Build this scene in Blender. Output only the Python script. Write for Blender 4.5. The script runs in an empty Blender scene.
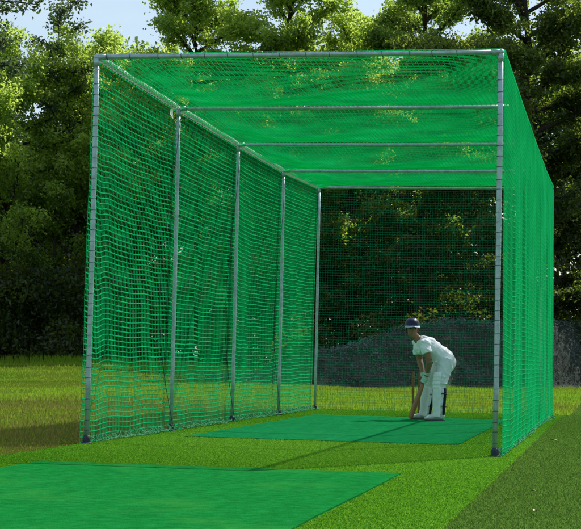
import bpy, bmesh, math, random
import numpy as np
from mathutils import Vector, Matrix
R = math.radians
scene = bpy.context.scene
col = scene.collection
random.seed(7)

# ------------------------------------------------------------------ helpers
def mesh_np(name, V, F):
    """V (n,3) array, F (m,k) array of equal-sized faces."""
    V = np.asarray(V, np.float32); F = np.asarray(F, np.int32)
    me = bpy.data.meshes.new(name)
    me.vertices.add(len(V)); me.vertices.foreach_set('co', V.ravel())
    n, k = F.shape
    me.loops.add(n*k); me.loops.foreach_set('vertex_index', F.ravel())
    me.polygons.add(n)
    me.polygons.foreach_set('loop_start', np.arange(0, n*k, k, dtype=np.int32))
    me.polygons.foreach_set('loop_total', np.full(n, k, np.int32))
    me.update(calc_edges=True)
    return me

def link(name, me, mat=None, parent=None, smooth=False):
    me.name = name
    o = bpy.data.objects.new(name, me)
    col.objects.link(o)
    if mat: me.materials.clear(); me.materials.append(mat)
    if smooth: me.polygons.foreach_set('use_smooth', np.ones(len(me.polygons), bool))
    if parent is not None: o.parent = parent
    return o

def empty(name, label, cat, loc=(0, 0, 0), rz=0, group=None):
    o = bpy.data.objects.new(name, None); col.objects.link(o)
    o.location = loc; o.rotation_euler = (0, 0, rz)
    o.empty_display_size = .2
    tag(o, label, cat, group)
    return o

def tag(o, label=None, cat=None, group=None, kind=None):
    if label: o['label'] = label
    if cat: o['category'] = cat
    if group: o['group'] = group
    if kind: o['kind'] = kind
    return o

class MB:
    """collects polygons of any size into one mesh"""
    def __init__(s): s.v = []; s.f = []
    def add(s, vs, fs):
        b = len(s.v); s.v += [tuple(p) for p in vs]; s.f += [tuple(i+b for i in f) for f in fs]
    def loft(s, pts, radii, n=10, hint=(0, 0, 1), cap=True, power=2.0):
        """rings of radius (a across, b along the hint) round a polyline"""
        pts = [Vector(p) for p in pts]; m = len(pts); vs = []; fs = []
        hint = Vector(hint)
        for i, p in enumerate(pts):
            t = (pts[min(i+1, m-1)] - pts[max(i-1, 0)]).normalized()
            a = t.cross(hint)
            if a.length < 1e-4: a = t.cross(Vector((.3, .9, .1)))
            a.normalize(); b = a.cross(t).normalized()
            r = radii[i]
            if not isinstance(r, (tuple, list)): r = (r, r)
            for k in range(n):
                th = 2*math.pi*k/n; c, d = math.cos(th), math.sin(th)
                if power != 2.0:
                    c = math.copysign(abs(c)**(2/power), c); d = math.copysign(abs(d)**(2/power), d)
                vs.append(p + a*(r[0]*c) + b*(r[1]*d))
        for i in range(m-1):
            for k in range(n):
                k2 = (k+1) % n
                fs.append((i*n+k, i*n+k2, (i+1)*n+k2, (i+1)*n+k))
        if cap:
            fs.append(tuple(range(n-1, -1, -1))); fs.append(tuple((m-1)*n+k for k in range(n)))
        s.add(vs, fs)
    def ball(s, c, r, n=12, m=8, rot=None):
        if not isinstance(r, (tuple, list)): r = (r, r, r)
        vs = []; fs = []
        c = Vector(c)
        for i in range(m+1):
            ph = math.pi*i/m
            for k in range(n):
                th = 2*math.pi*k/n
                p = Vector((r[0]*math.sin(ph)*math.cos(th), r[1]*math.sin(ph)*math.sin(th), r[2]*math.cos(ph)))
                if rot: p = rot @ p
                vs.append(c+p)
        for i in range(m):
            for k in range(n):
                k2 = (k+1) % n
                fs.append((i*n+k, (i+1)*n+k, (i+1)*n+k2, i*n+k2))
        s.add(vs, fs)
    def box(s, c, h, rot=None):
        c = Vector(c); vs = []
        for x in (-1, 1):
            for y in (-1, 1):
                for z in (-1, 1):
                    p = Vector((x*h[0], y*h[1], z*h[2]))
                    if rot: p = rot @ p
                    vs.append(c+p)
        s.add(vs, [(0, 1, 3, 2), (4, 6, 7, 5), (0, 4, 5, 1), (2, 3, 7, 6), (0, 2, 6, 4), (1, 5, 7, 3)])
    def mesh(s, name):
        me = bpy.data.meshes.new(name); me.from_pydata(s.v, [], s.f); me.update()
        bm = bmesh.new(); bm.from_mesh(me)
        bmesh.ops.remove_doubles(bm, verts=bm.verts, dist=1e-6)
        bmesh.ops.recalc_face_normals(bm, faces=bm.faces)
        bm.to_mesh(me); bm.free()
        return me
    def build(s, name, mat, parent=None, smooth=True):
        return link(name, s.mesh(name), mat, parent, smooth)
    def remesh(s, name, mat, parent=None, voxel=.01, smooth_it=4, sub=0):
        """fuses the pieces into ONE continuous surface"""
        me = s.mesh(name+'_src'); o = bpy.data.objects.new('tmp', me); col.objects.link(o)
        md = o.modifiers.new('r', 'REMESH'); md.mode = 'VOXEL'; md.voxel_size = voxel
        ms = o.modifiers.new('s', 'SMOOTH'); ms.iterations = smooth_it; ms.factor = .5
        dg = bpy.context.evaluated_depsgraph_get(); dg.update()
        m2 = bpy.data.meshes.new_from_object(o.evaluated_get(dg))
        bpy.data.objects.remove(o); bpy.data.meshes.remove(me)
        return link(name, m2, mat, parent, True)

def tubes(lines, radius, sides=3):
    """many polylines (each an (n,3) array) as thin tubes -> V,F arrays"""
    Vs = []; Fs = []; base = 0
    for L in lines:
        L = np.asarray(L, float); n = len(L)
        t = np.gradient(L, axis=0); t /= np.linalg.norm(t, axis=1)[:, None]+1e-9
        up = np.array([.31, .23, .92]) if abs(t[n//2, 2]) < .8 else np.array([.8, .5, .1])
        a = np.cross(t, up); a /= np.linalg.norm(a, axis=1)[:, None]+1e-9
        b = np.cross(a, t)
        ring = [L + radius*(a*math.cos(2*math.pi*k/sides)+b*math.sin(2*math.pi*k/sides)) for k in range(sides)]
        V = np.stack(ring, 1).reshape(-1, 3)
        i = np.arange(n-1)[:, None]*sides; k = np.arange(sides)[None, :]; k2 = (k+1) % sides
        F = np.stack([i+k, i+k2, i+sides+k2, i+sides+k], -1).reshape(-1, 4)+base
        Vs.append(V); Fs.append(F); base += len(V)
    return np.concatenate(Vs), np.concatenate(Fs)

# ------------------------------------------------------------------ materials
def newmat(name):
    m = bpy.data.materials.new(name); m.use_nodes = True
    nt = m.node_tree; nt.nodes.clear()
    out = nt.nodes.new('ShaderNodeOutputMaterial')
    return m, nt, out
def N(nt, t, **kw):
    n = nt.nodes.new(t)
    for k, v in kw.items():
        if k in n.inputs.keys(): n.inputs[k].default_value = v
        else: setattr(n, k, v)
    return n
def noise(nt, scale, detail=4, rough=.55, vec=None):
    n = N(nt, 'ShaderNodeTexNoise'); n.inputs['Scale'].default_value = scale
    n.inputs['Detail'].default_value = detail; n.inputs['Roughness'].default_value = rough
    if vec is not None: nt.links.new(vec, n.inputs['Vector'])
    return n.outputs['Fac']
def ramp(nt, fac, stops):
    r = N(nt, 'ShaderNodeValToRGB'); nt.links.new(fac, r.inputs['Fac'])
    e = r.color_ramp.elements
    while len(e) < len(stops): e.new(.5)
    for el, (p, c) in zip(e, stops):
        el.position = p; el.color = (*c, 1) if len(c) == 3 else c
    return r.outputs['Color']
def mixc(nt, fac, a, b, mode='MIX'):
    n = N(nt, 'ShaderNodeMix', data_type='RGBA', blend_type=mode)
    for s, v in ((n.inputs['Factor'], fac), (n.inputs['A'], a), (n.inputs['B'], b)):
        pass
    ins = {'f': n.inputs[0], 'a': n.inputs[6], 'b': n.inputs[7]}
    for k, v in (('f', fac), ('a', a), ('b', b)):
        if hasattr(v, 'links') or isinstance(v, bpy.types.NodeSocket): nt.links.new(v, ins[k])
        elif isinstance(v, (int, float)): ins[k].default_value = v
        else: ins[k].default_value = (*v, 1)
    return n.outputs[2]
def mathn(nt, op, a, b=0.0, clamp=False):
    n = N(nt, 'ShaderNodeMath', operation=op); n.use_clamp = clamp
    for i, v in enumerate((a, b)):
        if isinstance(v, bpy.types.NodeSocket): nt.links.new(v, n.inputs[i])
        else: n.inputs[i].default_value = v
    return n.outputs[0]
def principled(nt, out, colour, rough=.7, metal=0, spec=.3, bump=None, bstr=.3, bdist=.01):
    p = N(nt, 'ShaderNodeBsdfPrincipled')
    if isinstance(colour, bpy.types.NodeSocket): nt.links.new(colour, p.inputs['Base Color'])
    else: p.inputs['Base Color'].default_value = (*colour, 1)
    if isinstance(rough, bpy.types.NodeSocket): nt.links.new(rough, p.inputs['Roughness'])
    else: p.inputs['Roughness'].default_value = rough
    p.inputs['Metallic'].default_value = metal
    p.inputs['Specular IOR Level'].default_value = spec
    if bump is not None:
        b = N(nt, 'ShaderNodeBump'); b.inputs['Strength'].default_value = bstr; b.inputs['Distance'].default_value = bdist
        nt.links.new(bump, b.inputs['Height']); nt.links.new(b.outputs[0], p.inputs['Normal'])
    nt.links.new(p.outputs[0], out.inputs['Surface'])
    return p
def objco(nt): return N(nt, 'ShaderNodeTexCoord').outputs['Object']

def simple(name, c, var=.25, scale=30, rough=.75, spec=.25, metal=0, bstr=.2, bdist=.004):
    m, nt, out = newmat(name); co = objco(nt)
    f = noise(nt, scale, 5, .6, co)
    dark = tuple(x*(1-var) for x in c); light = tuple(min(1, x*(1+var)) for x in c)
    principled(nt, out, ramp(nt, f, [(.3, dark), (.7, light)]), rough, metal, spec, f, bstr, bdist)
    return m

def translucent_mat(name, stops, trans_gain=1.2, tmix=.45, spec=False, attr=None, rough=.5, noise_scale=None, tstops=None):
    m, nt, out = newmat(name)
    if attr:
        a = N(nt, 'ShaderNodeAttribute', attribute_name=attr); f = a.outputs['Fac']
    elif noise_scale:
        f = noise(nt, noise_scale, 3, .5, objco(nt))
    else:
        f = N(nt, 'ShaderNodeNewGeometry').outputs['Random Per Island']
    c = ramp(nt, f, stops)
    d = N(nt, 'ShaderNodeBsdfDiffuse'); nt.links.new(c, d.inputs['Color'])
    t = N(nt, 'ShaderNodeBsdfTranslucent')
    if tstops: ct = ramp(nt, f, tstops)
    else: ct = ramp(nt, f, [(p, tuple(min(1, x*trans_gain) for x in q)) for p, q in stops])
    nt.links.new(ct, t.inputs['Color'])
    mx = N(nt, 'ShaderNodeMixShader'); mx.inputs[0].default_value = tmix
    nt.links.new(d.outputs[0], mx.inputs[1]); nt.links.new(t.outputs[0], mx.inputs[2])
    last = mx
    if spec:
        g = N(nt, 'ShaderNodeBsdfGlossy'); g.inputs['Roughness'].default_value = rough
        g.inputs['Color'].default_value = (.9, .9, .9, 1)
        m2 = N(nt, 'ShaderNodeMixShader'); m2.inputs[0].default_value = spec
        nt.links.new(mx.outputs[0], m2.inputs[1]); nt.links.new(g.outputs[0], m2.inputs[2]); last = m2
    nt.links.new(last.outputs[0], out.inputs['Surface'])
    return m

M = {}
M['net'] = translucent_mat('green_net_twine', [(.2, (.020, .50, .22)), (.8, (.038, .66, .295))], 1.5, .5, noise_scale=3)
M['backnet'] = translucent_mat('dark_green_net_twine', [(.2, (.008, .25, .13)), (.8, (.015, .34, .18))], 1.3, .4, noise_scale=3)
M['hem'] = translucent_mat('pale_net_hem', [(.3, (.05, .38, .17)), (.75, (.24, .54, .30))], 1.0, .3, noise_scale=9)
M['rope'] = simple('pale_rope', (.84, .88, .80), .1, 40, .8)
M['tie'] = simple('dark_green_tie', (.04, .11, .10), .3, 60, .8)
M['cord'] = simple('black_cord', (.03, .05, .05), .3, 60, .8)
M['steel'] = simple('galvanised_steel', (.40, .53, .53), .22, 14, .42, .5, .55, .12, .002)
M['rail'] = simple('bright_galvanised_steel', (.74, .80, .76), .15, 14, .5, .5, .1, .1, .002)
M['foot'] = simple('dark_painted_socket', (.03, .05, .065), .3, 30, .6)

# ------------------------------------------------------------------ camera
f_px, yaw, pitch, roll = 1700.0, .18991, .05467, .02179
cam_p = Vector((4.81048, -15.19391, .84484))
fw = Vector((-math.sin(yaw)*math.cos(pitch), math.cos(yaw)*math.cos(pitch), math.sin(pitch)))
r0 = Vector((math.cos(yaw), math.sin(yaw), 0)); u0 = r0.cross(fw)
rr = r0*math.cos(roll)+u0*math.sin(roll); uu = -r0*math.sin(roll)+u0*math.cos(roll)
cd = bpy.data.cameras.new('camera'); cam = bpy.data.objects.new('camera', cd); col.objects.link(cam)
cam.matrix_world = Matrix(((rr.x, uu.x, -fw.x, cam_p.x), (rr.y, uu.y, -fw.y, cam_p.y), (rr.z, uu.z, -fw.z, cam_p.z), (0, 0, 0, 1)))
cd.sensor_width = 36; cd.lens = 36*f_px/581; cd.clip_end = 2000; cd.clip_start = .1
scene.camera = cam

# ------------------------------------------------------------------ light
sun_dir = Vector((1.56, 3.03, 3.6)).normalized()          # towards the sun: behind and to the right of the cage
sl = bpy.data.lights.new('sun', 'SUN'); sl.energy = 5.0; sl.angle = R(.5); sl.color = (1, .965, .90)
so = bpy.data.objects.new('sun', sl); col.objects.link(so)
so.rotation_euler = (-sun_dir).to_track_quat('-Z', 'Y').to_euler(); so.location = (20, 40, 40)
w = bpy.data.worlds.new('World'); scene.world = w; w.use_nodes = True
nt = w.node_tree; nt.nodes.clear()
wo = nt.nodes.new('ShaderNodeOutputWorld'); bg = nt.nodes.new('ShaderNodeBackground'); sk = nt.nodes.new('ShaderNodeTexSky')
sk.sky_type = 'NISHITA'; sk.sun_disc = False
sk.sun_elevation = math.asin(sun_dir.z); sk.sun_rotation = math.atan2(sun_dir.x, sun_dir.y)
sk.air_density = 1.0; sk.dust_density = 1.2; sk.ozone_density = 1.5
bg.inputs['Strength'].default_value = .13
tc = nt.nodes.new('ShaderNodeTexCoord'); mpn = nt.nodes.new('ShaderNodeMapping'); mpn.inputs['Scale'].default_value = (2.2, 2.2, 6)
nt.links.new(tc.outputs['Generated'], mpn.inputs[0])
cn = nt.nodes.new('ShaderNodeTexNoise'); cn.inputs['Scale'].default_value = 2.4; cn.inputs['Detail'].default_value = 7; cn.inputs['Roughness'].default_value = .55
nt.links.new(mpn.outputs[0], cn.inputs['Vector'])
cr = nt.nodes.new('ShaderNodeMapRange'); cr.inputs['From Min'].default_value = .38; cr.inputs['From Max'].default_value = .68; cr.inputs['To Max'].default_value = .75; cr.inputs['To Min'].default_value = .12
nt.links.new(cn.outputs['Fac'], cr.inputs['Value'])
cm = nt.nodes.new('ShaderNodeMix'); cm.data_type = 'RGBA'; cm.inputs[7].default_value = (5.6, 6.9, 7.7, 1)      # thin high haze clouds
nt.links.new(cr.outputs[0], cm.inputs[0]); nt.links.new(sk.outputs[0], cm.inputs[6]); nt.links.new(cm.outputs[2], bg.inputs[0]); nt.links.new(bg.outputs[0], wo.inputs[0])
scene.view_settings.view_transform = 'Standard'; scene.view_settings.look = 'None'
scene.view_settings.exposure = 0; scene.view_settings.gamma = 1

# ------------------------------------------------------------------ ground
def smooth(a, b, x):
    t = np.clip((x-a)/(b-a), 0, 1); return t*t*(3-2*t)
def ground_z(x, y):
    x = np.asarray(x, float); y = np.asarray(y, float)
    z = .46*smooth(18, 46, y)*smooth(-2, -14, x)
    far = smooth(13, 22, y)+smooth(-1.2, -4, x)+smooth(5, 9, x)
    z = z+np.clip(far, 0, 1)*(.025*np.sin(x*1.1+.4*y)+.02*np.sin(y*.83-.5*x))
    return z
def axis(lo, hi, a, b, step):
    inner = list(np.arange(a, b+1e-6, step))
    out = [v for v in (-600, -300, -150, -80, -50, -35, -28) if v < a-1] + inner + [v for v in (30, 45, 62, 80, 110, 160, 300, 600, 1200) if v > b+1]
    return np.array(out)
xs = axis(0, 0, -24, 16, .5); ys = axis(0, 0, -26, 60, .5)
X, Y = np.meshgrid(xs, ys); Z = ground_z(X, Y)
V = np.stack([X, Y, Z], -1).reshape(-1, 3); nx, ny = len(xs), len(ys)
i, j = np.meshgrid(np.arange(nx-1), np.arange(ny-1)); q = j*nx+i
F = np.stack([q, q+1, q+nx+1, q+nx], -1).reshape(-1, 4)
m, nt, out = newmat('field_grass'); co = objco(nt)
sep = N(nt, 'ShaderNodeSeparateXYZ'); nt.links.new(co, sep.inputs[0])
n1 = noise(nt, .35, 5, .6, co); n2 = noise(nt, 5, 6, .7, co); n3 = noise(nt, 45, 4, .7, co)
dry = ramp(nt, n1, [(.34, (.07, .13, .012)), (.52, (.11, .16, .018)), (.66, (.14, .135, .03))])
fine = ramp(nt, n3, [(.3, (.45, .45, .4)), (.7, (1.35, 1.35, 1.3))])
left_c = mixc(nt, 1.0, dry, fine, 'MULTIPLY')
right = ramp(nt, n2, [(.3, (.055, .095, .018)), (.55, (.080, .13, .028)), (.75, (.11, .155, .04))])
right_c = mixc(nt, 1.0, right, fine, 'MULTIPLY')
mask = mathn(nt, 'ADD', sep.outputs['X'], mathn(nt, 'MULTIPLY', mathn(nt, 'SUBTRACT', n2, .5), 1.0))
mask = mathn(nt, 'SUBTRACT', mask, 3.55, False); mask = mathn(nt, 'MULTIPLY', mask, 1.6, True)
principled(nt, out, mixc(nt, 1.0, mixc(nt, mask, left_c, right_c), (.72, .78, .72), 'MULTIPLY'), 1, 0, 0, n3, .6, .03)
g = link('ground', mesh_np('ground', V, F), m, None, True); tag(g, kind='structure')

def slab(name, x0, x1, y0, y1, z0, z1, mat, wob=.006, step=.25, seed=0):
    """thin mat with slightly uneven edges"""
    rng = np.random.default_rng(seed)
    nx = max(2, int((x1-x0)/step)); ny = max(2, int((y1-y0)/step))
    bm = bmesh.new(); vs = []
    for j in range(ny+1):
        row = []
        for i in range(nx+1):
            x = x0+(x1-x0)*i/nx; y = y0+(y1-y0)*j/ny
            if i in (0, nx): x += rng.normal(0, wob)
            if j in (0, ny): y += rng.normal(0, wob)
            row.append(bm.verts.new((x, y, z1)))
        vs.append(row)
    for j in range(ny):
        for i in range(nx):
            bm.faces.new((vs[j][i], vs[j][i+1], vs[j+1][i+1], vs[j+1][i]))
    ed = [e for e in bm.edges if e.is_boundary]
    r = bmesh.ops.extrude_edge_only(bm, edges=ed)
    for e in r['geom']:
        if isinstance(e, bmesh.types.BMVert): e.co.z = z0
    bmesh.ops.recalc_face_normals(bm, faces=bm.faces)
    me = bpy.data.meshes.new(name); bm.to_mesh(me); bm.free()
    return link(name, me, mat)

def turf_mat(name, lo, mid, hi, patch, patch_c, worn=.35):
    m, nt, out = newmat(name); co = objco(nt)
    a = noise(nt, 150, 2, .8, co); b = noise(nt, 14, 5, .65, co); c = noise(nt, .9, 6, .65, co)
    mp = N(nt, 'ShaderNodeMapping'); mp.inputs['Scale'].default_value = (3, .25, 1); nt.links.new(co, mp.inputs[0])
    s = noise(nt, 2.2, 3, .6, mp.outputs[0])
    k = mathn(nt, 'ADD', mathn(nt, 'MULTIPLY', a, .5), mathn(nt, 'MULTIPLY', b, .5))
    base = ramp(nt, k, [(.38, lo), (.5, mid), (.60, hi)])
    pm = ramp(nt, c, [(patch, (0, 0, 0)), (patch+.16, (worn, worn, worn))])
    base = mixc(nt, pm, base, patch_c)
    st = ramp(nt, s, [(.3, (.92, .92, .92)), (.7, (1.06, 1.06, 1.06))])
    base = mixc(nt, 1.0, base, st, 'MULTIPLY')
    principled(nt, out, base, 1, 0, 0, k, .8, .012)
    return m
M['carpet'] = turf_mat('lime_artificial_turf', (.020, .115, .010), (.042, .190, .018), (.085, .275, .034), .58, (.075, .21, .026), .3)
M['mat'] = turf_mat('emerald_matting', (.005, .125, .020), (.008, .172, .031), (.013, .22, .044), .52, (.035, .235, .040), .6)
M['mat2'] = turf_mat('bluish_green_matting', (.006, .150, .043), (.010, .210, .062), (.018, .27, .08), .55, (.03, .25, .07), .5)

o = slab('artificial_turf', -.03, 3.96, -12, 12.75, -.02, .006, M['carpet'], .008, .4, 1); tag(o, kind='structure')
o = slab('bowling_mat', .50, 3.27, -11.5, -2.70, .0065, .016, M['mat'], .003, .5, 2)
tag(o, 'dark emerald mat laid on the lime turf in front of the open cage', 'mat')
o = slab('batting_mat', .46, 3.27, 1.85, 9.60, .0065, .016, M['mat2'], .003, .5, 3)
tag(o, 'bluish green mat inside the cage under the batter', 'mat')

# ------------------------------------------------------------------ cage
W, B, NB = 3.77, 3.05, 4
hs = [3.62, 3.585, 3.57, 3.575, 3.645]
Ly = B*NB
def top_z(y):
    return np.interp(y, [k*B for k in range(5)], hs)
cage = empty('cricket_cage', 'long open fronted cricket net cage of green netting on a galvanised pole frame', 'sports cage')
RP = .0215
def pole(p, q, r=RP, name='post', mat='steel', n=14, seg=6, bend=.004, parent=cage):
    p = Vector(p); q = Vector(q); mb = MB(); pts = []
    side = (q-p).orthogonal().normalized(); ph = random.random()*6
    for k in range(seg+1):
        t = k/seg; pts.append(p.lerp(q, t)+side*bend*math.sin(math.pi*t+ph*0))
    mb.loft(pts, [r]*(seg+1), n, hint=tuple(side)); return mb.build(name, M[mat], parent)
posts = {}
for k in range(5):
    for s, x in ((0, 0), (1, W)):
        r = .0235 if k == 0 else RP
        po = pole((x, k*B, 0), (x, k*B, hs[k]-.012), r); posts[(s, k)] = po
        mb = MB()                                            # socket the post stands in
        mb.loft([(x, k*B, -.05), (x, k*B, .06), (x, k*B, .085)], [r+.012, r+.012, r+.003], 14)
        mb.loft([(x, k*B, .0), (x, k*B, .022)], [r+.028, r+.026], 16)
        mb.build('socket', M['foot'], po)
        mb = MB()                                            # elbow clamp at the top
        mb.ball((x, k*B, hs[k]), r+.007, 12, 8)
        mb.loft([(x, k*B, hs[k]-.09), (x, k*B, hs[k]-.01)], [r+.004]*2, 14)
        sx = 1 if s == 0 else -1
        mb.loft([(x, k*B, hs[k]), (x+sx*.085, k*B, hs[k])], [r+.0035]*2, 14)
        mb.build('elbow', M['steel'], po)
for k in range(5):
    pole((.0, k*B, hs[k]), (W, k*B, hs[k]), .0235 if k == 0 else .021, 'cross_bar', 'steel', bend=-.012 if k else -.004, seg=10)
for x in (0, W):
    for k in range(4):
        pole((x, k*B+.03, hs[k]), (x, (k+1)*B-.03, hs[k+1]), .017 if x == 0 else .024, 'side_rail', 'rail')

# lacing cords wound round front poles and rails: one cord each
def lacing(p, q, r, pitch, name='lacing', rad=.0035, mat='tie', gather=.32):
    """a cord that winds once round the pole at every tie and runs along it between ties"""
    p = Vector(p); q = Vector(q); ax = (q-p).normalized(); L = (q-p).length
    a = ax.orthogonal().normalized(); b = ax.cross(a); pts = []
    n = int(L/pitch)
    for k in range(n):
        s0 = k*pitch+random.uniform(-.12, .12)*pitch
        ph = random.random()*.5
        for j in range(13):
            th = 2*math.pi*j/12*1.0
            rr_ = r+rad
            pts.append(p+ax*(s0+gather*pitch*.25*j/12)+a*(rr_*math.cos(th))+b*(rr_*math.sin(th)))
    V, F = tubes([np.array(pts)], rad, 5)
    return link(name, mesh_np(name, V, F), M[mat], cage)
h0 = hs[0]
lacing((.1, 0, h0), (W-.08, 0, h0), .024, .235, rad=.0028)
lacing((0, 0, .12), (0, 0, h0-.1), .024, .098, rad=.0022)
lacing((W, 0, .12), (W, 0, h0-.1), .024, .098, rad=.0022)
for k in range(4):
    lacing((0, k*B+.05, hs[k]), (0, (k+1)*B-.05, hs[k+1]), .018, .105, rad=.0085, mat='rope', gather=1.2)
    lacing((W, k*B+.05, hs[k]), (W, (k+1)*B-.05, hs[k+1]), .027, .098, rad=.009, mat='net', gather=1.2)

# --- netting: every strand is real twine
ST = .0026; CELL = .05
rngN = np.random.default_rng(5)
def fold(s, seed, amp):
    r = np.random.default_rng(seed); o = 0
    for _ in range(6):
        wl = r.uniform(.5, 2.6); o = o+r.uniform(.4, 1)*np.sin(2*math.pi*s/wl+r.uniform(0, 6.3))
    return o*amp/2.2
def side_surface(side):
    x0 = -.036 if side == 0 else W+.036
    sg = -1 if side == 0 else 1
    def S(y, z01):
        """y along the wall, z01 0..1 up it"""
        H = top_z(y)-.03
        ph = (y % B)/B
        slack = np.sin(math.pi*z01)**.8
        bay = np.interp(y/B, [0, .5, 1, 1.5, 2, 2.5, 3, 3.5, 4], [1, 1.1, .8, .55, .8, 1.35, 1, .6, 1])
        belly = np.sin(math.pi*ph)*slack*bay
        low = (1-z01)**1.2
        yy = y + .018*fold(z01*3, 40+side, 1)*slack
        x = x0 + sg*((.05 if side == 0 else .03)*belly + (.008 if side == 0 else .009)*fold(y+.15*z01, 10+side, 1)*(slack*.5+low*.75) + .03*low)
        sag = (.018*np.sin(math.pi*ph)*bay+(.007 if side == 0 else .012)*fold(y, 20+side, 1))*np.sin(math.pi*np.clip(z01, 0, 1))**.7
        # stretched down between the lacings near the poles
        if side == 0:
            sag = sag+.03*np.exp(-((y-.42)/.2)**2)*(1-z01)*np.sin(math.pi*z01)*1.8
        z = .018 + z01*(H-.018) - sag + .012*low*fold(y, 30+side, 1)
        return np.stack([x, yy, z], -1)
    return S
def net(name, S, us, vs, nu, nv, urange, vrange, r=ST, rv=None, mat='net', parent=cage):
    L = []
    uu_ = np.linspace(*urange, nu); vv_ = np.linspace(*vrange, nv)
    for v in vs: L.append(S(uu_, np.full(nu, v)))
    V, F = tubes(L, r, 4)
    V2, F2 = tubes([S(np.full(nv, u), vv_) for u in us], rv or r, 3)
    F = np.concatenate([F, F2+len(V)]); V = np.concatenate([V, V2])
    return link(name, mesh_np(name, V, F), M[mat], parent)
nvert = int(Ly/CELL); nh = int(3.58/CELL)
for side in (0, 1):
    S = side_surface(side)
    net('side_net', S, np.linspace(.0, Ly, nvert), np.linspace(0, 1, nh), 260, 44, (0, Ly), (0, 1), 0.006 if side == 0 else .0038, .0029 if side == 0 else .0022)
def roofS(y, x01):
    ph = (y % B)/B
    x = .034+x01*(W-.04)
    s = np.sin(math.pi*ph)*np.interp(y/B, [0, .5, 1.5, 2.5, 3.5, 4], [1, 1.05, .8, 1.2, .75, 1])
    z = top_z(y)-.012+.042*np.clip(x01/.05, 0, 1) - .085*s**.9*np.clip(np.sin(math.pi*np.clip(x01, 0, 1))*2.2, .04, 1) + .01*fold(y*1.3+x, 61, 1)*s
    return np.stack([x, y+.02*fold(x, 62, 1)*s, z], -1)
net('roof_net', roofS, np.linspace(0, Ly, nvert), np.linspace(0, 1, 76), 200, 40, (0, Ly), (0, 1), .0037, .0035)
def backS(x, z01):
    H = hs[4]-.02
    z = .015+z01*(H-.015)-.035*np.sin(math.pi*x/W)*z01**2
    y = Ly+.04+(.05*np.sin(math.pi*x/W)+.02*fold(x, 71, 1))*np.sin(math.pi*z01)
    return np.stack([x+.01*fold(z01*3, 72, 1), y, z], -1)
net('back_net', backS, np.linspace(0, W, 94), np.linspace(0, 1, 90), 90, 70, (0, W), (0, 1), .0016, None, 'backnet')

# pale gathered hem where the side nets lie on the ground
def hem(x0, sg, seed):
    r = np.random.default_rng(seed); L = []
    for k in range(22):
        a = r.uniform(0, Ly-.5); ln = r.uniform(.6, 3.0); n = int(ln/.03)
        y = np.linspace(a, min(Ly, a+ln), n)
        x = x0+sg*np.abs(r.normal(.02, .028)+.025*fold(y*2.2, seed*50+k, 1))
        z = .018+np.abs(r.normal(.012, .012)+.018*fold(y*2.9, seed*90+k, 1))
        L.append(np.stack([x, y, z], -1))
    for k in range(300):
        y0 = r.uniform(0, Ly); t = np.linspace(0, 1, 5); dx = r.uniform(.02, .07)
        L.append(np.stack([x0+sg*(dx*t-.02), y0+r.normal(0, .03)*t, .02+r.uniform(.0, .06)*np.sin(math.pi*t)**2+.05*(1-t)**2], -1))
    V, F = tubes(L, .004, 4)
    return link('net_hem', mesh_np('net_hem', V, F), M['hem'], cage)
hem(.0, 1, 3); hem(W+.04, 1, 4)

# slack black cords bowed beside the inner left posts, and a torn scrap on the rail
for k, bow in ((1, .62), (2, .55), (3, .5)):
    t = np.linspace(0, 1, 40)
    zz = hs[k]-.12-t*(hs[k]-.16)
    yy = k*B-.04-bow*np.sin(math.pi*t**1.15)**.9
    V, F = tubes([np.stack([.03+.02*np.sin(7*t), yy, zz], -1)], .0032, 6)
    link('slack_cord', mesh_np('slack_cord', V, F), M['cord'], cage)
mb = MB(); y = 2.5
mb.add([(.05, y, 3.5), (.06, y+.07, 3.51), (.05, y+.10, 3.44), (.07, y+.05, 3.40), (.04, y+.02, 3.45)], [(0, 1, 2, 4), (4, 2, 3)])
mb.build('torn_scrap', simple('pale_scrap', (.7, .75, .72)), cage)

# ------------------------------------------------------------------ trees
def leaf_mesh(name, C, Nrm, size, rng, tint, aspect=.58):
    """C (n,3) centres -> folded diamond leaves (2 triangles each)"""
    n = len(C)
    nr = Nrm/np.linalg.norm(Nrm, axis=1)[:, None]
    t = rng.normal(size=(n, 3)); t -= nr*np.sum(t*nr, 1)[:, None]; t /= np.linalg.norm(t, axis=1)[:, None]+1e-9
    b = np.cross(nr, t)
    L = size[:, None]; Wd = L*aspect
    droop = nr*L*.16
    V = np.stack([C-t*L*.5-droop, C-b*Wd*.5+droop*.6+t*L*.05, C+t*L*.5-droop, C+b*Wd*.5+droop*.6+t*L*.05], 1).reshape(-1, 3)
    k = np.arange(n)[:, None]*4
    F = np.concatenate([k+np.array([[0, 1, 2]]), k+np.array([[0, 2, 3]])])
    me = mesh_np(name, V, F)
    at = me.attributes.new('tint', 'FLOAT', 'POINT'); at.data.foreach_set('value', np.repeat(tint, 4).astype(np.float32))
    return me

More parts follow.
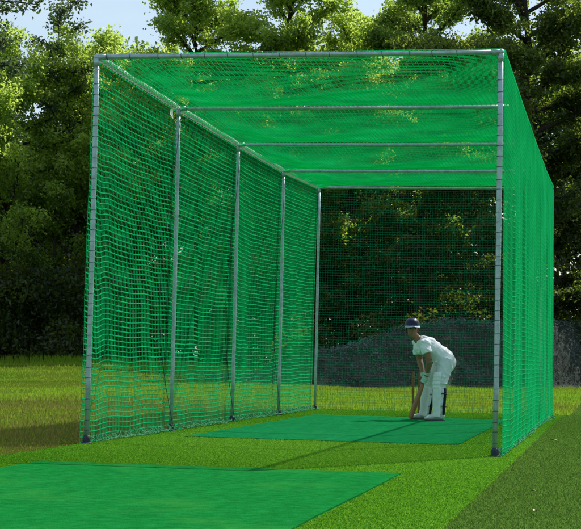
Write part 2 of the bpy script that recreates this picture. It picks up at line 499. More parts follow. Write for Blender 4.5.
def leaf_mat(name, dark, mid, light, td, tm, tl, tmix=.5):
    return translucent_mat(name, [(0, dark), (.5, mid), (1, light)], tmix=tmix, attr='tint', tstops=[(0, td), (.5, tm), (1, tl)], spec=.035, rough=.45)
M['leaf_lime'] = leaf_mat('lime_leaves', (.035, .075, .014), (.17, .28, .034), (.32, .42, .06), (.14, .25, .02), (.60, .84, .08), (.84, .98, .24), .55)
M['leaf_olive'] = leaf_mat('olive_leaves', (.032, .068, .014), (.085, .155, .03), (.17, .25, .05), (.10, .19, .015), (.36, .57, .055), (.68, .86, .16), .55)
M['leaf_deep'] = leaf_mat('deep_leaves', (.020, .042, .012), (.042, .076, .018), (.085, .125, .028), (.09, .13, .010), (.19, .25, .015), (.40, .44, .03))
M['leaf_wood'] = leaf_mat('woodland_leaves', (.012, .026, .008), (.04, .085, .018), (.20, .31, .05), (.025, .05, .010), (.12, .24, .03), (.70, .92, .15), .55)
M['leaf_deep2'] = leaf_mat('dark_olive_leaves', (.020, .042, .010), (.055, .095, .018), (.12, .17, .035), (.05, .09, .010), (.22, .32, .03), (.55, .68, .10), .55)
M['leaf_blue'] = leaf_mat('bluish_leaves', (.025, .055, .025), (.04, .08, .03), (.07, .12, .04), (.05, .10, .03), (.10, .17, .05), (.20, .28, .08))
m, nt, out = newmat('bark'); co = objco(nt)
mp = N(nt, 'ShaderNodeMapping'); mp.inputs['Scale'].default_value = (9, 9, 1.6); nt.links.new(co, mp.inputs[0])
nn = noise(nt, 3, 6, .7, mp.outputs[0])
principled(nt, out, ramp(nt, nn, [(.3, (.028, .022, .016)), (.7, (.10, .08, .06))]), .9, 0, .1, nn, .8, .04)
M['bark'] = m

def tree(label, x, y, h, rad, base, seed, mat, n_leaf=42000, lsize=(.10, .185), lean=(0, 0), sparse=1.0, top_pow=.75, trunk_r=None, extra=None, group='trees behind the cage'):
    rng = np.random.default_rng(seed); rnd = random.Random(seed)
    z0 = float(ground_z(x, y))
    root = empty('leafy_tree', label, 'tree', (x, y, z0), 0, group)
    mb = MB(); tr = trunk_r or (.022*h)
    tp = []; m = 9
    wob = [(rnd.uniform(-.05, .05), rnd.uniform(-.05, .05)) for _ in range(m+1)]
    for k in range(m+1):
        t = k/m; tp.append(Vector((lean[0]*t*t+wob[k][0]*h*.2*t, lean[1]*t*t+wob[k][1]*h*.2*t, -.15+t*h*.93)))
    mb.loft(tp, [tr*(1.35 if k == 0 else 1)*(1-.9*(k/m)**.9)+.012 for k in range(m+1)], 10)
    def trunk_at(z):
        t = max(0, min(1, z/(h*.93)))*m; k = min(m-1, int(t)); return tp[k].lerp(tp[k+1], t-k)
    clusters = []
    nl = int(36*sparse)+8; n_leaf = int(n_leaf*(2.1 if sparse == 1 else 1))
    for k in range(nl):
        t = (k+.5)/nl; zs = base*.85+(h*.9-base*.85)*t**.9
        p0 = trunk_at(zs); az = k*2.39996+rnd.uniform(-.5, .5)
        prof = math.sin(math.pi*min(1, max(.04, (zs-base*.8)/(h-base*.8)))**top_pow)*.75+.42
        ln = rad*prof*rnd.uniform(.6, 1.12)
        up = rnd.uniform(.15, .75) if t < .8 else rnd.uniform(.6, 1.5)
        d = Vector((math.cos(az), math.sin(az), up)).normalized()
        pts = [p0]; p = p0.copy()
        for q in range(5):
            d = (d+Vector((rnd.uniform(-.22, .22), rnd.uniform(-.22, .22), rnd.uniform(-.16, .12)))).normalized()
            p = p+d*ln/5; pts.append(p.copy())
            if q >= 1: clusters.append((p.copy(), (.42+.5*rnd.random())*(.55+.1*rad), 1))
            if q >= 1:
                for _ in range(2):                                 # side twigs
                    e = (d+Vector((rnd.uniform(-1, 1), rnd.uniform(-1, 1), rnd.uniform(-.5, .9)))).normalized()
                    tp2 = p+e*rnd.uniform(.4, 1.0)*(.3+.17*rad)
                    mb.loft([p, p.lerp(tp2, .5)+Vector((0, 0, .04)), tp2], [.02, .013, .006], 4)
                    clusters.append((tp2, (.36+.45*rnd.random())*(.55+.1*rad), 1))
        rb = tr*.42*(1-.55*t)
        mb.loft(pts, [rb*(1-.16*q)+.008 for q in range(6)], 6)
    clusters.append((tp[-1], .6*(.5+.1*rad), 1.2))
    if extra: clusters += extra
    mb.build('trunk', M['bark'], root)
    wts = np.array([c[1]**2*c[2] for c in clusters]); wts /= wts.sum()
    cnt = rng.multinomial(n_leaf, wts)
    C = []; Nn = []; T = []
    for (p, rc, _), c in zip(clusters, cnt):
        if not c: continue
        d = rng.normal(size=(c, 3)); d /= np.linalg.norm(d, axis=1)[:, None]
        rr_ = rc*rng.uniform(.15, 1.15, size=(c, 1))**.6
        rr_ = np.where(rng.random((c, 1)) < .22, rr_*rng.uniform(1.1, 1.5, (c, 1)), rr_)
        # clumps are lumpy: squash radius by a few random lobes
        lob = rng.normal(size=(5, 3)); lob /= np.linalg.norm(lob, axis=1)[:, None]
        ang = np.clip(d@lob.T, 0, 1).max(1)[:, None]
        q = np.array(p)+d*rr_*(.55+.6*ang**3)*np.array([1, 1, .72])
        C.append(q); Nn.append(d*.12+rng.normal(size=(c, 3))*.6+np.array([.12, .25, .42]))
        T.append(np.clip(rng.normal(.56+rng.normal(0, .15), .2, c)+.72*(np.clip(q[:, 2]/h, 0, 1)-.72), 0, 1))  # tint rises with height: shaded lower crown and sunlit top painted into leaf colour
    C = np.concatenate(C); Nn = np.concatenate(Nn); T = np.concatenate(T)
    sz = rng.uniform(*lsize, len(C))
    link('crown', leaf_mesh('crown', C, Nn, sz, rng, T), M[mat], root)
    return root

def px_x(px, y): return 4.81+(y+15.19)*(-.3811+.0006175*px)
def px_z(py, y, px=300): return .845+(y+15.19)/1700*(352.5+.0218*px-py)
TY = 50
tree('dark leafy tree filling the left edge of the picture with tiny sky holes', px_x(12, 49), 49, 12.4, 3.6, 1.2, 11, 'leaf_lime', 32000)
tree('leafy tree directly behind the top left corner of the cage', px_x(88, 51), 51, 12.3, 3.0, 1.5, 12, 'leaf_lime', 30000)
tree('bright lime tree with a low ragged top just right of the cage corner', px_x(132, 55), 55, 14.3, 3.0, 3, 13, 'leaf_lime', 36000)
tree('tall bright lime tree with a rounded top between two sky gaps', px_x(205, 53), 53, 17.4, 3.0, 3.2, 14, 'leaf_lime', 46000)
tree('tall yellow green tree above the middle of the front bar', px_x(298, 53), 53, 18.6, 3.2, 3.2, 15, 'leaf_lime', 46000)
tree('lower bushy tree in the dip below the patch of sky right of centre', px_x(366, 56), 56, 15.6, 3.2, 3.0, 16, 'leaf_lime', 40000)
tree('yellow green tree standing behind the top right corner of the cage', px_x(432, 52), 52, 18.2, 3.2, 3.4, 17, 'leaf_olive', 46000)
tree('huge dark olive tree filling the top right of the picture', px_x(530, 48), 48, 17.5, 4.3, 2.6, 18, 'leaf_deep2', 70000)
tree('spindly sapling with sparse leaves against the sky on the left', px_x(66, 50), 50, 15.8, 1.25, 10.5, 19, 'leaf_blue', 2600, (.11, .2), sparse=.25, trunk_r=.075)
# overhanging branch tips at the top left come from a tree mostly outside the frame
ex = []
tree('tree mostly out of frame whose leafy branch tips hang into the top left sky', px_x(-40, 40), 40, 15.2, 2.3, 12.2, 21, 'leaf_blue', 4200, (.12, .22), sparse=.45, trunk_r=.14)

# the wood behind and the undergrowth: masses nobody could count
def leaf_mass(name, n, cl, mat, seed, lsize, kind='stuff'):
    rng = np.random.default_rng(seed)
    cl = np.array(cl); w_ = cl[:, 3]**2; w_ /= w_.sum(); idx = rng.choice(len(cl), n, p=w_)
    c = cl[idx]; d = rng.normal(size=(n, 3)); d /= np.linalg.norm(d, axis=1)[:, None]
    rr_ = c[:, 3:4]*rng.uniform(.1, 1.1, (n, 1))**.55
    C = c[:, :3]+d*rr_*np.array([1, 1, .8])
    ctint = rng.normal(.42, .18, len(cl))
    T = np.clip(ctint[idx]+rng.normal(0, .2, n)+(.55*smooth(10.5, 14.5, C[:, 2])-.25 if name == 'distant_woodland' else 0), 0, 1)  # woodland tint paints in the shade low down and the sunlit tops
    Nn = d*.12+rng.normal(size=(n, 3))*.6+np.array([.1, .2, .4])
    o = link(name, leaf_mesh(name, C, Nn, rng.uniform(*lsize, n), rng, T), M[mat])
    tag(o, kind=kind); return o
rng = np.random.default_rng(33)
cl = []
for _ in range(1900):
    y = rng.uniform(60, 78); x = rng.uniform(-46, 26)
    z = .6+((15.9 if x > -21.5 else 11.8)+.5*math.sin(x*.5)+.5*math.sin(x*1.3))*rng.uniform(0, 1)**.75*(.86+.14*(y-60)/18)
    cl.append((x, y, z, rng.uniform(.8, 1.7)))
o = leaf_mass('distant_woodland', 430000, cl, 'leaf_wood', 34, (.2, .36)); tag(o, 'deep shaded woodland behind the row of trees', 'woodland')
cl = []
for _ in range(520):
    x = rng.uniform(-34, 16); y = rng.uniform(46.0, 51.5)
    if -9.5 < x < 3 and rng.random() < .62: continue
    hgt = 3.4 if x < -9 else 2.2
    cl.append((x, y, float(ground_z(x, y))+rng.uniform(.1, hgt), rng.uniform(.45, .95)))
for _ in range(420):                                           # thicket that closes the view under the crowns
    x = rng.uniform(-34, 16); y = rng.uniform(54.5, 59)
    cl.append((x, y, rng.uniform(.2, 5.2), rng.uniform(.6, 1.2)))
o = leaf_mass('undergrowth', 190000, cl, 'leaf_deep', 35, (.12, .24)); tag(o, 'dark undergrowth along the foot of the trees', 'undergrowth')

# bank of rough earth behind the cage
bx = np.linspace(-9, 20, 150); by = np.linspace(0, 11, 60)
U, T_ = np.meshgrid(bx, by)
yb = np.clip(38.8+1.5*(U-.2), 32, 44.0)
Yb = yb+T_
crest = np.interp(U, [-9, -6.4, -5.2, -3.3, -2.2, -1.2, 1, 3, 8, 20], [-.1, .1, .5, 1.2, 1.8, 2.1, 2.15, 2.3, 2.1, 1.4])
prof = smooth(0, 3.4, T_)*(1-.35*smooth(5, 11, T_))
rngb = np.random.default_rng(8)
def bumps(x, y):
    r = np.random.default_rng(81); o = 0
    for k in range(26):
        fx, fy = r.normal(0, 1, 2)*(.6+.22*k); o = o+np.sin(fx*x+fy*y+r.uniform(0, 6.3))/(1+.28*k)
    return o
Zb = crest*prof+.055*bumps(U, Yb)*np.clip(prof*1.4, 0, 1)-.04+ground_z(U, Yb)*.5+rngb.normal(0, .012, U.shape)
Zb = np.where(T_ == 0, -.1, Zb)
V = np.stack([U, Yb, Zb], -1).reshape(-1, 3); nx, ny = len(bx), len(by)
i, j = np.meshgrid(np.arange(nx-1), np.arange(ny-1)); q = j*nx+i
F = np.stack([q, q+1, q+nx+1, q+nx], -1).reshape(-1, 4)
m, nt, out = newmat('rough_earth_bank'); co = objco(nt)
n1 = noise(nt, 1.1, 6, .7, co); n2 = noise(nt, 9, 6, .75, co)
k = mathn(nt, 'ADD', mathn(nt, 'MULTIPLY', n1, .45), mathn(nt, 'MULTIPLY', n2, .55))
principled(nt, out, ramp(nt, k, [(.36, (.018, .028, .016)), (.5, (.055, .068, .052)), (.66, (.15, .165, .15))]), .95, 0, .1, n2, .9, .12)
o = link('earth_bank', mesh_np('earth_bank', V, F), m, None, True); tag(o, kind='structure')

M['scrub'] = leaf_mat('scrub_leaves', (.04, .085, .06), (.085, .15, .12), (.14, .215, .185), (.05, .08, .05), (.09, .13, .09), (.14, .19, .14), .3)
rngb = np.random.default_rng(77); n = 75000
ii = rngb.integers(0, ny-1, n); jj = rngb.integers(0, nx-1, n)
P = np.stack([U[ii, jj], Yb[ii, jj], Zb[ii, jj]], -1)+rngb.normal(0, 1, (n, 3))*np.array([.1, .1, .05])+np.array([0, 0, .04])
keep = P[:, 2] > .15; P = P[keep]; n = len(P)
tt = np.clip(.45+.18*bumps(P[:, 0]*1.7, P[:, 1]*1.7)+rngb.normal(0, .22, n), 0, 1)
o = link('bank_scrub', leaf_mesh('bank_scrub', P, rngb.normal(size=(n, 3))+np.array([0, -.5, .9]), rngb.uniform(.05, .12, n), rngb, tt), M['scrub'])
tag(o, 'low grey green scrub covering the earth bank behind the cage', 'scrub', kind='stuff')

# ------------------------------------------------------------------ grass
def blades(name, x, y, z, h, mat, seed, lean=.5, width=.05, shade=None):
    rng = np.random.default_rng(seed); n = len(x)
    a = rng.uniform(0, 2*math.pi, n); P = np.stack([x, y, z], -1)
    w_ = h*width+.0025; s = np.stack([np.cos(a), np.sin(a), np.zeros(n)], -1)*w_[:, None]
    a2 = rng.uniform(0, 2*math.pi, n); l = rng.uniform(0, lean, n)*h
    tip = np.stack([np.cos(a2)*l, np.sin(a2)*l, h], -1); mid = tip*np.array([.35, .35, .6])
    V = np.stack([P-s, P+s, P+mid+s*.7, P+tip, P+mid-s*.7], 1).reshape(-1, 3)
    k = np.arange(n)[:, None]*5
    F = np.concatenate([k+np.array([[0, 1, 2]]), k+np.array([[0, 2, 4]]), k+np.array([[4, 2, 3]])])
    me = mesh_np(name, V, F)
    if shade is None: shade = np.full(n, .5)
    t = np.clip(shade+.2*np.sin(x*.7+.3*y)+.2*np.sin(y*.45-x*.2+1)+rng.normal(0, .2, n), 0, 1)
    at = me.attributes.new('tint', 'FLOAT', 'POINT'); at.data.foreach_set('value', np.repeat(t, 5).astype(np.float32))
    o = link(name, me, M[mat]); tag(o, kind='stuff'); return o
def blade_mat(name, stops, tm=.4): return translucent_mat(name, stops, 1.5, tm, attr='tint')
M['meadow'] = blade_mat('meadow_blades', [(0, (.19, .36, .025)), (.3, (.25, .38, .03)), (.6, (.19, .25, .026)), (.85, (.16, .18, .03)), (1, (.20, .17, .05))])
M['lawn'] = blade_mat('lawn_blades', [(0, (.075, .165, .022)), (.6, (.10, .205, .030)), (1, (.135, .24, .042))])
rng = np.random.default_rng(91)
def scatter(n, y0, y1, xl, xr, p=1.6):
    y = y0+(y1-y0)*rng.uniform(0, 1, n)**p; x = rng.uniform(0, 1, n); a = xl(y); b = xr(y); return a+(b-a)*x, y
x, y = scatter(120000, -4, 44, lambda y: 4.81-.40*(y+16.5)-1.5, lambda y: np.full_like(y, -.07)+0*y)
hgt = rng.uniform(.02, .06, len(x))*(1+1.2*smooth(26, 44, y))*(.45+.55*smooth(-.1, -1.2, x))
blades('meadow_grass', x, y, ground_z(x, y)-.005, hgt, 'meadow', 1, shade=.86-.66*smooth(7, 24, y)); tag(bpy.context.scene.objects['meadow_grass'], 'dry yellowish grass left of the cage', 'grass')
x, y = scatter(75000, 12.78, 42, lambda y: np.full_like(y, -7.0), lambda y: np.full_like(y, 4.1), 1.2)
o = blades('rough_grass', x, y, ground_z(x, y)-.005, rng.uniform(.03, .10, len(x)), 'meadow', 2, shade=.22+0*y); tag(o, 'sunlit yellow green grass between the back net and the bank', 'grass')
x, y = scatter(190000, -9, 40, lambda y: np.where(y > 12.8, 3.6, 3.965), lambda y: 4.9+.03*(y+9), 1.5)
o = blades('mown_grass', x, y, ground_z(x, y)-.004, rng.uniform(.008, .020, len(x))*(1+.6*smooth(10, 40, y)), 'lawn', 3, .9, .11); tag(o, 'dark mown grass right of the cage', 'grass')
# tufted pile of the artificial turf: dense short fibres
M['pile'] = blade_mat('lime_turf_fibres', [(0, (.055, .175, .008)), (.5, (.110, .285, .015)), (1, (.19, .40, .035))], .4)
y = np.concatenate([-8+10*rng.uniform(0, 1, 330000)**1.25, rng.uniform(2, 12.7, 110000)]); x = rng.uniform(-.035, 3.975, len(y))
inm = (x > .49) & (x < 3.28) & ((y < -2.69) | ((y > 1.84) & (y < 9.61)))
x = x[~inm]; y = y[~inm]
o = blades('turf_pile', x, y, np.full(len(x), .004), rng.uniform(.006, .014, len(x)), 'pile', 9, 1.1, .16); tag(o, 'short lime green fibres of the artificial turf', 'turf pile')
# tall weeds at the foot of the left trees
x = rng.uniform(-30, -6, 9000); y = 45.5+rng.uniform(-1.2, 1.0, 9000)+.6*np.sin(x)
o = blades('tall_weeds', x, y, ground_z(x, y)-.02, rng.uniform(.08, .34, 9000), 'meadow', 4, .5, .035, shade=.25+0*y); tag(o, 'tall unmown weeds along the edge of the wood', 'weeds')

# pale fallen leaves on the mown grass
lm = simple('pale_leaf', (.55, .48, .25), .3, 40)
lb0 = None
for k, (x, y, lab) in enumerate(((4.16, 3.35, 'pale fallen leaf on the grass near the right net'), (4.38, -5.6, 'pale fallen leaf at the very bottom right of the grass'), (4.30, -4.1, 'small pale fallen leaf above the lowest one on the grass'))):
    s = (.045, .026, .02)[k]
    mb = MB(); mb.add([(-s, 0, .01), (-.3*s, -.5*s, .022), (s*.6, -.4*s, .02), (s*1.1, 0, .012), (.5*s, .5*s, .026), (-.4*s, .45*s, .018)], [(0, 1, 2, 3), (0, 3, 4, 5)])
    o = mb.build('fallen_leaf', lm); o.location = (x, y, .012); o.rotation_euler = (0, .15, k*1.3)
    tag(o, lab, 'leaf', 'pale fallen leaves on the grass')

# ------------------------------------------------------------------ batter
M['skin'] = simple('tanned_skin', (.30, .155, .09), .12, 25, .6, .3, 0, .1, .002)
M['shirt'] = simple('white_cotton', (.92, .88, .95), .03, 9, .85, .15, 0, .9, .02)
M['trouser'] = simple('cream_trousers', (.78, .78, .83), .05, 8, .9, .1, 0, .9, .02)
M['pad'] = simple('white_pad', (.82, .81, .83), .07, 18, .7, .25)
M['shoe'] = simple('white_shoe', (.60, .64, .62), .12, 22, .7)
M['sole'] = simple('grey_sole', (.12, .13, .14))
M['strap'] = simple('navy_strap', (.012, .014, .03))
M['cap'] = simple('navy_cap', (.006, .010, .055), .1, 50, .36, .4, 0, .02)
M['peak'] = simple('sunlit_peak', (.36, .40, .54), .08, 40, .5, .4)  # sun glint on the navy peak, painted as a pale base colour
M['hair'] = simple('dark_hair', (.018, .012, .008), .3, 90, .6)
M['glove'] = simple('pale_glove', (.50, .62, .55), .15, 35, .75)
M['eye'] = simple('dark_eye', (.01, .008, .006), .1, 30, .2, .5)
m, nt, out = newmat('willow'); co = objco(nt)
mp = N(nt, 'ShaderNodeMapping'); mp.inputs['Scale'].default_value = (60, 60, 2); nt.links.new(co, mp.inputs[0])
nn = noise(nt, 1.5, 5, .6, mp.outputs[0])
principled(nt, out, ramp(nt, nn, [(.3, (.27, .10, .035)), (.7, (.42, .18, .07))]), .5, 0, .35, nn, .15, .002)
M['willow'] = m
M['grip'] = simple('dark_rubber_grip', (.02, .03, .03), .3, 80, .7)
M['stump'] = simple('brown_ash_wood', (.22, .115, .045), .3, 20, .6)

GZ = .016
person = empty('person', 'cricket batter in white shirt and pads with navy cap bent over a bat in stance', 'person', (2.2, 8.6, GZ), yaw)
# local axes: x across the picture (chest faces -x), y away from the bowler, z up
J = dict(pelvis=(.255, .0, .84), belly=(.15, 0, .94), chest=(.01, 0, 1.04), neck=(-.125, -.01, 1.125), head=(-.205, -.035, 1.275),
         ls=(-.04, -.19, 1.045), rs=(-.12, .16, 1.05), le=(.03, -.235, .83), re=(-.075, .16, .83), lw=(.012, -.10, .665), rw=(-.035, .015, .635),
         lh=(.25, -.10, .82), rh=(.22, .10, .82), lk=(.185, -.20, .495), rk=(.07, .19, .485), la=(.165, -.23, .085), ra=(.015, .22, .085))
J = {k: Vector(v) for k, v in J.items()}
b = MB()
b.loft([J['pelvis']+Vector((.05, 0, -.05)), J['pelvis'], J['belly'], J['chest'], J['chest'].lerp(J['neck'], .6), J['neck']], [(.12, .09), (.15, .115), (.145, .10), (.165, .115), (.12, .085), (.06, .06)], 14, hint=(-.6, 0, .8))
b.loft([J['chest'].lerp(J['neck'], .5), J['neck'], J['head']+Vector((.01, .01, -.07))], [.075, .058, .056], 12)
hd = J['head']
faceD = Vector((.05, -.98, -.10)).normalized()                 # looks down the pitch towards the bowler
fs = faceD.cross(Vector((0, 0, 1))).normalized(); fu = fs.cross(faceD).normalized()
HR = Matrix((fs, -faceD, fu)).transposed()                      # columns: side, back, up
HS = 1.17
def H(s, fwd, up): return hd+(fs*s+faceD*fwd+fu*up)*HS
b.ball(H(0, -.01, .02), (0.0866, 0.1076, 0.1147), 14, 10, HR)
b.ball(H(0, .028, -.048), (0.0643, 0.0725, 0.0772), 12, 8, HR)
b.ball(H(0, .058, -.085), (0.0304, 0.0304, 0.0257), 10, 6, HR)        # chin
b.loft([H(0, .082, .012), H(0, .104, -.022), H(0, .094, -.030)], [.009, .014, .009], 8)   # nose
for s in (-1, 1):
    b.ball(H(s*.076, -.012, -.008), (0.0117, 0.0257, 0.0374), 8, 6, HR)   # ears
    b.ball(H(s*.03, .078, .024), (0.0257, 0.0140, 0.0105), 8, 6, HR)      # brows
b.ball(H(0, .083, -.056), (0.0257, 0.0117, 0.0094), 8, 6, HR)             # mouth
def arm(s_, e_, w_):
    b.loft([s_, s_.lerp(e_, .35), s_.lerp(e_, .9), e_], [.060, .055, .044, .043], 10)
    b.loft([s_.lerp(e_, .95), e_, e_.lerp(w_, .3), w_], [.043, .044, .045, .031], 10)
    b.ball(w_+(w_-e_).normalized()*.045, (.038, .030, .045), 10, 6)
arm(J['ls'], J['le'], J['lw']); arm(J['rs'], J['re'], J['rw'])
for h_, k_, a_ in (('lh', 'lk', 'la'), ('rh', 'rk', 'ra')):
    h_, k_, a_ = J[h_], J[k_], J[a_]
    b.loft([h_+Vector((.01, 0, .04)), h_.lerp(k_, .3), h_.lerp(k_, .9), k_], [.092, .082, .058, .056], 12)
    b.loft([k_.lerp(h_, .05), k_, k_.lerp(a_, .3)+Vector((.012, 0, 0)), a_], [.056, .056, .056, .038], 12)
    b.loft([a_+Vector((.03, 0, -.02)), a_+Vector((-.04, 0, -.035)), a_+Vector((-.13, 0, -.055))], [(.036, .034), (.04, .03), (.035, .02)], 10)
body = b.remesh('body', M['skin'], person, .0085, 3)
for s in (-1, 1):
    e = MB(); e.ball(H(s*.031, .079, .008), .0105, 8, 6); e.build('eye', M['eye'], person)
hr = MB(); hr.ball(H(0, -.022, .012), (.095, .105, .103), 14, 10, HR)
for s in (-1, 1): hr.ball(H(s*.072, .012, .0), (.010, .012, .04), 8, 6, HR)
hr.remesh('hair', M['hair'], person, .008, 2)
# cap
c = MB(); n = 18; rings = 7; vs = []; fs_ = []
for i in range(rings+1):
    ph = (math.pi/2)*i/rings
    for k in range(n):
        th = 2*math.pi*k/n
        rx, ry, rz = .093, .112, .105
        zz = .030+rz*math.sin(ph)*.92; rr_ = math.cos(ph)**.8
        vs.append(H(rx*rr_*math.cos(th), -.010+ry*rr_*math.sin(th), zz-.012*math.sin(th)*0))
for i in range(rings):
    for k in range(n):
        k2 = (k+1) % n; fs_.append((i*n+k, i*n+k2, (i+1)*n+k2, (i+1)*n+k))
c.add(vs, fs_); c.loft([H(0, -.01, .022), H(0, -.01, .040)], [(.110, .132)]*2, n, hint=tuple(faceD)); c.ball(H(0, -.01, .13), .010, 8, 6)
cap = c.build('cap', M['cap'], person)
pk = MB(); vs = []; fs_ = []
nn_ = 12
for zoff in (.0, -.006):
    for i in range(nn_+1):
        th = math.pi*(.10+.80*i/nn_)
        cx_, sy_ = math.cos(th), math.sin(th)
        vs.append(H(.090*cx_, -.01+.108*sy_, .040+zoff)); vs.append(H(.098*cx_, -.01+.108*sy_+.080*sy_**1.2, .026+.012*(1-abs(cx_))+zoff-.012*abs(cx_)))
k_ = 2*(nn_+1)
for i in range(nn_):
    a = 2*i
    fs_.append((a, a+1, a+3, a+2)); fs_.append((k_+a, k_+a+2, k_+a+3, k_+a+1)); fs_.append((a+1, k_+a+1, k_+a+3, a+3)); fs_.append((a, a+2, k_+a+2, k_+a))
pk.add(vs, fs_); pk.build('peak', M['peak'], cap)
# shirt
s = MB()
hip = J['pelvis']
s.loft([hip+Vector((.045, 0, -.03)), hip+Vector((.02, 0, .0)), hip+Vector((-.02, 0, .03)), J['belly'], J['chest'], J['chest'].lerp(J['neck'], .6), J['neck'].lerp(J['chest'], .05)], [(.140, .118), (.166, .142), (.172, .146), (.17, .130), (.185, .138), (.135, .10), (.066, .064)], 16, hint=(-.6, 0, .8))
def sleeve(sh, el, t=.55):
    e = sh.lerp(el, t); s.loft([sh+(J['chest']-sh)*.35+Vector((0, 0, .02)), sh+Vector((0, 0, .012)), sh.lerp(el, t*.5), e], [.085, .082, .077, .080], 12)
sleeve(J['ls'], J['le']); sleeve(J['rs'], J['re'], .62)
s.loft([J['chest']+Vector((-.05, 0, -.06)), J['chest']+Vector((-.10, .02, -.03)), J['rs']+Vector((.0, -.06, -.03))], [.10, .09, .07], 12)
rngs = random.Random(3)
for _ in range(16):                                              # creases
    t = rngs.random(); p = J['pelvis'].lerp(J['chest'], t)+Vector((rngs.uniform(-.03, .03), -.125+rngs.uniform(-.01, .015), rngs.uniform(-.09, .02)))
    p.y = -.118; q = p+Vector((rngs.uniform(-.08, .08), .0, rngs.uniform(-.03, .03)))
    s.loft([p, (p+q)/2+Vector((0, -.012, 0)), q], [.006, .013, .005], 6)
def creases(o, amp, kx, ky, kz, seed):
    """pushes soft cloth folds into a finished garment"""
    r = random.Random(seed); ph = [r.uniform(0, 6) for _ in range(4)]
    nor = [v.normal.copy() for v in o.data.vertices]; pos = [v.co.copy() for v in o.data.vertices]
    for v, nv_, pc in zip(o.data.vertices, nor, pos):
        x, y, z = pc
        a = math.sin(kx*x+kz*z+ky*y+1.6*math.sin(17*z-11*x+ph[0])+ph[1]); b_ = math.sin(.6*kx*x-1.1*kz*z+1.3*ky*y+1.9*math.sin(13*x+ph[2])+ph[3])
        k = .5+.5*math.sin(9*x+7*z+ph[0])
        v.co = pc+nv_*amp*(max(0, a)**2.2*k+max(0, b_)**2.5*(1-k)-.12)
    o.data.update()
shirt = s.remesh('shirt', M['shirt'], person, .008, 16)
creases(shirt, .009, 34, 12, 46, 1)
# trousers
t_ = MB()
t_.loft([hip+Vector((-.02, 0, .045)), hip+Vector((.02, 0, -.01)), hip+Vector((.035, 0, -.05))], [(.145, .12), (.155, .132), (.12, .11)], 16, hint=(-.6, 0, .8))
t_.ball(hip+Vector((.038, 0, -.035)), (.128, .165, .138), 18, 12)
for h_, k_, a_ in (('lh', 'lk', 'la'), ('rh', 'rk', 'ra')):
    h_, k_, a_ = J[h_], J[k_], J[a_]
    t_.loft([h_+Vector((.02, 0, .03)), h_.lerp(k_, .3)+Vector((.02, 0, 0)), h_.lerp(k_, .75)+Vector((.012, 0, 0)), k_+Vector((.008, 0, 0))], [.112, .108, .088, .078], 14)
    t_.loft([k_.lerp(h_, .08), k_, k_.lerp(a_, .35)+Vector((.018, 0, 0)), a_+Vector((0, 0, .0))], [.078, .077, .078, .062], 14)
for _ in range(10):
    t = rngs.random(); p = J['lh'].lerp(J['lk'], t)+Vector((rngs.uniform(-.05, .06), -.10, 0)); q = p+Vector((rngs.uniform(-.08, .08), .01, rngs.uniform(-.06, .06)))
    t_.loft([p, (p+q)/2+Vector((0, -.01, 0)), q], [.006, .012, .005], 6)
tro = t_.remesh('trousers', M['trouser'], person, .008, 16)
creases(tro, .008, 30, 10, 40, 2)
# pads: ribbed shin guard with knee roll and a flap over the thigh
def pad(k_, a_, sgn):
    d = (a_-k_).normalized(); fr = Vector((-1, -.18, 0)); fr = (fr-d*fr.dot(d)).normalized(); sd = d.cross(fr).normalized()
    mb = MB(); L = (a_-k_).length
    for i in range(-3, 4):                                       # cane ribs wrap round the front of the shin
        ang = i*.40; ex_ = fr*math.cos(ang)+sd*math.sin(ang)
        pts = []
        for t, r_ in ((.10, .094), (.3, .094), (.6, .086), (.92, .076), (1.10, .082)):
            pts.append(k_+d*(L*t)+ex_*r_+Vector((.012, 0, 0)))
        mb.loft(pts, [(.024, .018)]*5, 8, hint=tuple(ex_))
    for z_, r_ in ((-.02, .040), (.030, .036), (-.075, .036)):     # knee rolls
        pts = []
        for i in range(9):
            ang = -1.35+2.7*i/8; pts.append(k_+d*(z_+.01)+(fr*math.cos(ang)+sd*math.sin(ang))*.078+Vector((.005, 0, 0)))
        mb.loft(pts, [r_*.6]+[r_]*7+[r_*.6], 8)
    up = (-d+Vector((.05, 0, 0))).normalized()                    # thigh flap
    for i in range(-3, 4):
        ang = i*.36; ex_ = fr*math.cos(ang)+sd*math.sin(ang)
        mb.loft([k_+up*.05+ex_*.085, k_+up*.12+ex_*.094, k_+up*.17+ex_*.090*(1-.04*i*i)], [(.026, .017), (.026, .017), (.02, .012)], 8, hint=tuple(ex_))
    po = mb.remesh('pad', M['pad'], person, .0075, 2)
    for t in (-.04, .3, .72):
        sb = MB(); pts = []
        for i in range(13):
            ang = 1.15+(2*math.pi-2.3)*i/12
            rr_ = (.089 if t < .2 else .093 if t < .5 else .083)
            pts.append(k_+d*(L*t)+(fr*math.cos(ang)+sd*math.sin(ang))*rr_+Vector((.014, 0, 0)))
        sb.loft(pts, [(.014, .005)]*13, 6, hint=tuple(d)); sb.build('strap', M['pad' if t < 0 else 'strap'], po)
    sb = MB()                                                    # dark padded wing down the calf side
    pts = [k_+d*(L*t)+fr*-.045-Vector((0, .062, 0))+Vector((.022, 0, 0)) for t in (.1, .35, .7, 1.0)]
    sb.loft(pts, [(.022, .014), (.025, .015), (.022, .014), (.016, .010)], 8, hint=(0, 1, 0)); sb.build('pad_wing', M['strap'], po)
pad(J['lk'], J['la'], -1); pad(J['rk'], J['ra'], 1)
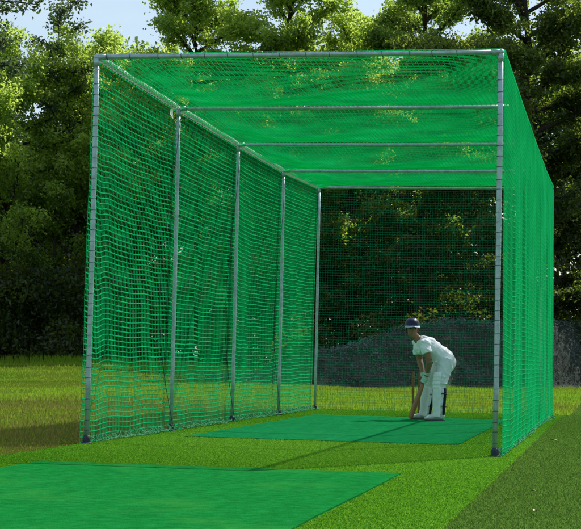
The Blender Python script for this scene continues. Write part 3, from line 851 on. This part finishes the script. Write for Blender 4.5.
# shoes
for a_ in (J['la'], J['ra']):
    mb = MB(); p = Vector((a_.x, a_.y, 0))
    mb.loft([p+Vector((.085, 0, .05)), p+Vector((.05, 0, .062)), p+Vector((-.02, -.004, .062)), p+Vector((-.10, -.008, .048)), p+Vector((-.165, -.01, .036)), p+Vector((-.195, -.012, .028))], [(.028, .030), (.042, .046), (.045, .046), (.048, .034), (.042, .024), (.022, .012)], 12)
    mb.loft([p+Vector((0, 0, .05)), p+Vector((0, 0, .115))], [.05, .046], 12)
    sh = mb.remesh('shoe', M['shoe'], person, .007, 3)
    so_ = MB()
    so_.loft([p+Vector((.092, 0, .011)), p+Vector((.05, 0, .011)), p+Vector((-.03, -.003, .011)), p+Vector((-.11, -.008, .011)), p+Vector((-.175, -.01, .013)), p+Vector((-.20, -.012, .018))], [(.024, .011), (.043, .011), (.040, .011), (.05, .011), (.042, .011), (.02, .008)], 10, power=4)
    so_.build('sole', M['sole'], sh)

# bat (its own thing, held by the batter)
toe = Vector((-.205, .06, .012)); topb = Vector((.040, -.075, .735))
ax = (topb-toe).normalized()
bat = empty('cricket_bat', 'reddish brown wooden cricket bat resting its toe on the mat in the batter hands', 'cricket bat', (0, 0, 0))
bat.matrix_world = Matrix.Translation((2.2, 8.6, GZ)) @ Matrix.Rotation(yaw, 4, 'Z') @ Matrix.Translation(toe) @ Matrix.Rotation(0, 4, 'Z')
facing = Vector((-.95, -.28, -.1)); facing = (facing-ax*facing.dot(ax)).normalized()
mb = MB(); LB = (topb-toe).length
for_pts = [0, .012, .05, .16, .30, .44, .49, .53]
rad_ = [(.038, .012), (.048, .019), (.050, .023), (.051, .027), (.051, .023), (.050, .018), (.040, .017), (.017, .017)]
mb.loft([ax*t for t in for_pts], rad_, 14, hint=tuple(facing), power=3.2); mb.build('blade', M['willow'], bat)
mb = MB(); hp = []; hrad = []
k = 0
while .50+k*.006 <= LB:
    hp.append(ax*(.50+k*.006)); hrad.append(.0185 if k % 2 else .0168); k += 1
hrad[-1] = .012; hrad[-2] = .021; hrad[-3] = .021
mb.loft(hp, hrad, 12); mb.build('handle', M['grip'], bat)

# batting gloves: four fingers and a thumb closed round the handle
def glove(t0, wrist, flip):
    """t0: place along the handle of the middle of the palm"""
    mb = MB(); c0 = toe+ax*t0
    wd = (wrist-c0); wd = (wd-ax*wd.dot(ax)).normalized()          # towards the wrist, square to the handle
    sd = ax.cross(wd).normalized()*flip
    palm = c0+wd*.036
    mb.loft([palm-ax*.040, palm-ax*.02, palm+ax*.02, palm+ax*.042], [(.018, .018), (.026, .022), (.026, .022), (.02, .018)], 10, hint=tuple(sd))
    for j, (off, ln) in enumerate(((.036, .92), (.012, 1.0), (-.013, .96), (-.037, .80))):
        pts = []; n_ = 8
        for q in range(n_+1):
            ang = .35+(4.1*ln)*q/n_; r_ = .036-.003*q/n_
            pts.append(c0+ax*(off-.002*q)+(wd*math.cos(ang)+sd*math.sin(ang))*r_)
        rr_ = [.0135, .0150, .0135, .0150, .0132, .0145, .0128, .0125, .009]   # padded rolls between the knuckles
        mb.loft(pts, rr_, 8)
    pts = []
    for q in range(6):
        ang = -.5-2.0*q/5; pts.append(c0+ax*(-.028+.008*q-.012)+(wd*math.cos(ang)+sd*math.sin(ang))*.038)
    mb.loft(pts, [.017, .016, .015, .0155, .014, .010], 8)
    mb.loft([palm+wd*.0, palm.lerp(wrist, .55), wrist+(wrist-palm)*.25], [.028, .034, .043], 12)   # cuff
    return mb.remesh('glove', M['glove'], person, .0045, 2)
glove(LB-.075, J['lw'], 1); glove(LB-.175, J['rw'], 1)

# stumps behind the batter
def px_ground(px, py, z=0):
    d = fw*f_px+rr*(px-290.5)-uu*(py-264.5); t = (z-cam_p.z)/d.z; return cam_p+d*t
sx0 = 1.825; ys_ = 10.35
mb = MB()
mb.loft([(0, 0, -.08), (0, 0, .0), (0, 0, .60), (0, 0, .635), (0, 0, .648), (0, 0, .655), (0, 0, .66)], [.008, .0185, .0185, .0185, .0165, .0175, .014], 12)
proto = None
labs = ['wooden stump left of the bat, outermost of the wicket', 'wooden stump partly behind the bat, middle of the wicket', 'wooden stump hidden behind the batter legs']
for k in range(3):
    if proto is None:
        o = proto = mb.build('cricket_stump', M['stump'])
    else:
        o = proto.copy(); col.objects.link(o)
    o.location = (sx0+k*.088, ys_, .006); o.rotation_euler = (0, .012*(k-1), 0)
    tag(o, labs[k], 'stump', 'stumps behind the batter')

scene.render.engine = 'CYCLES'
scene.cycles.max_bounces = 8; scene.cycles.transparent_max_bounces = 8
scene.cycles.use_denoising = True
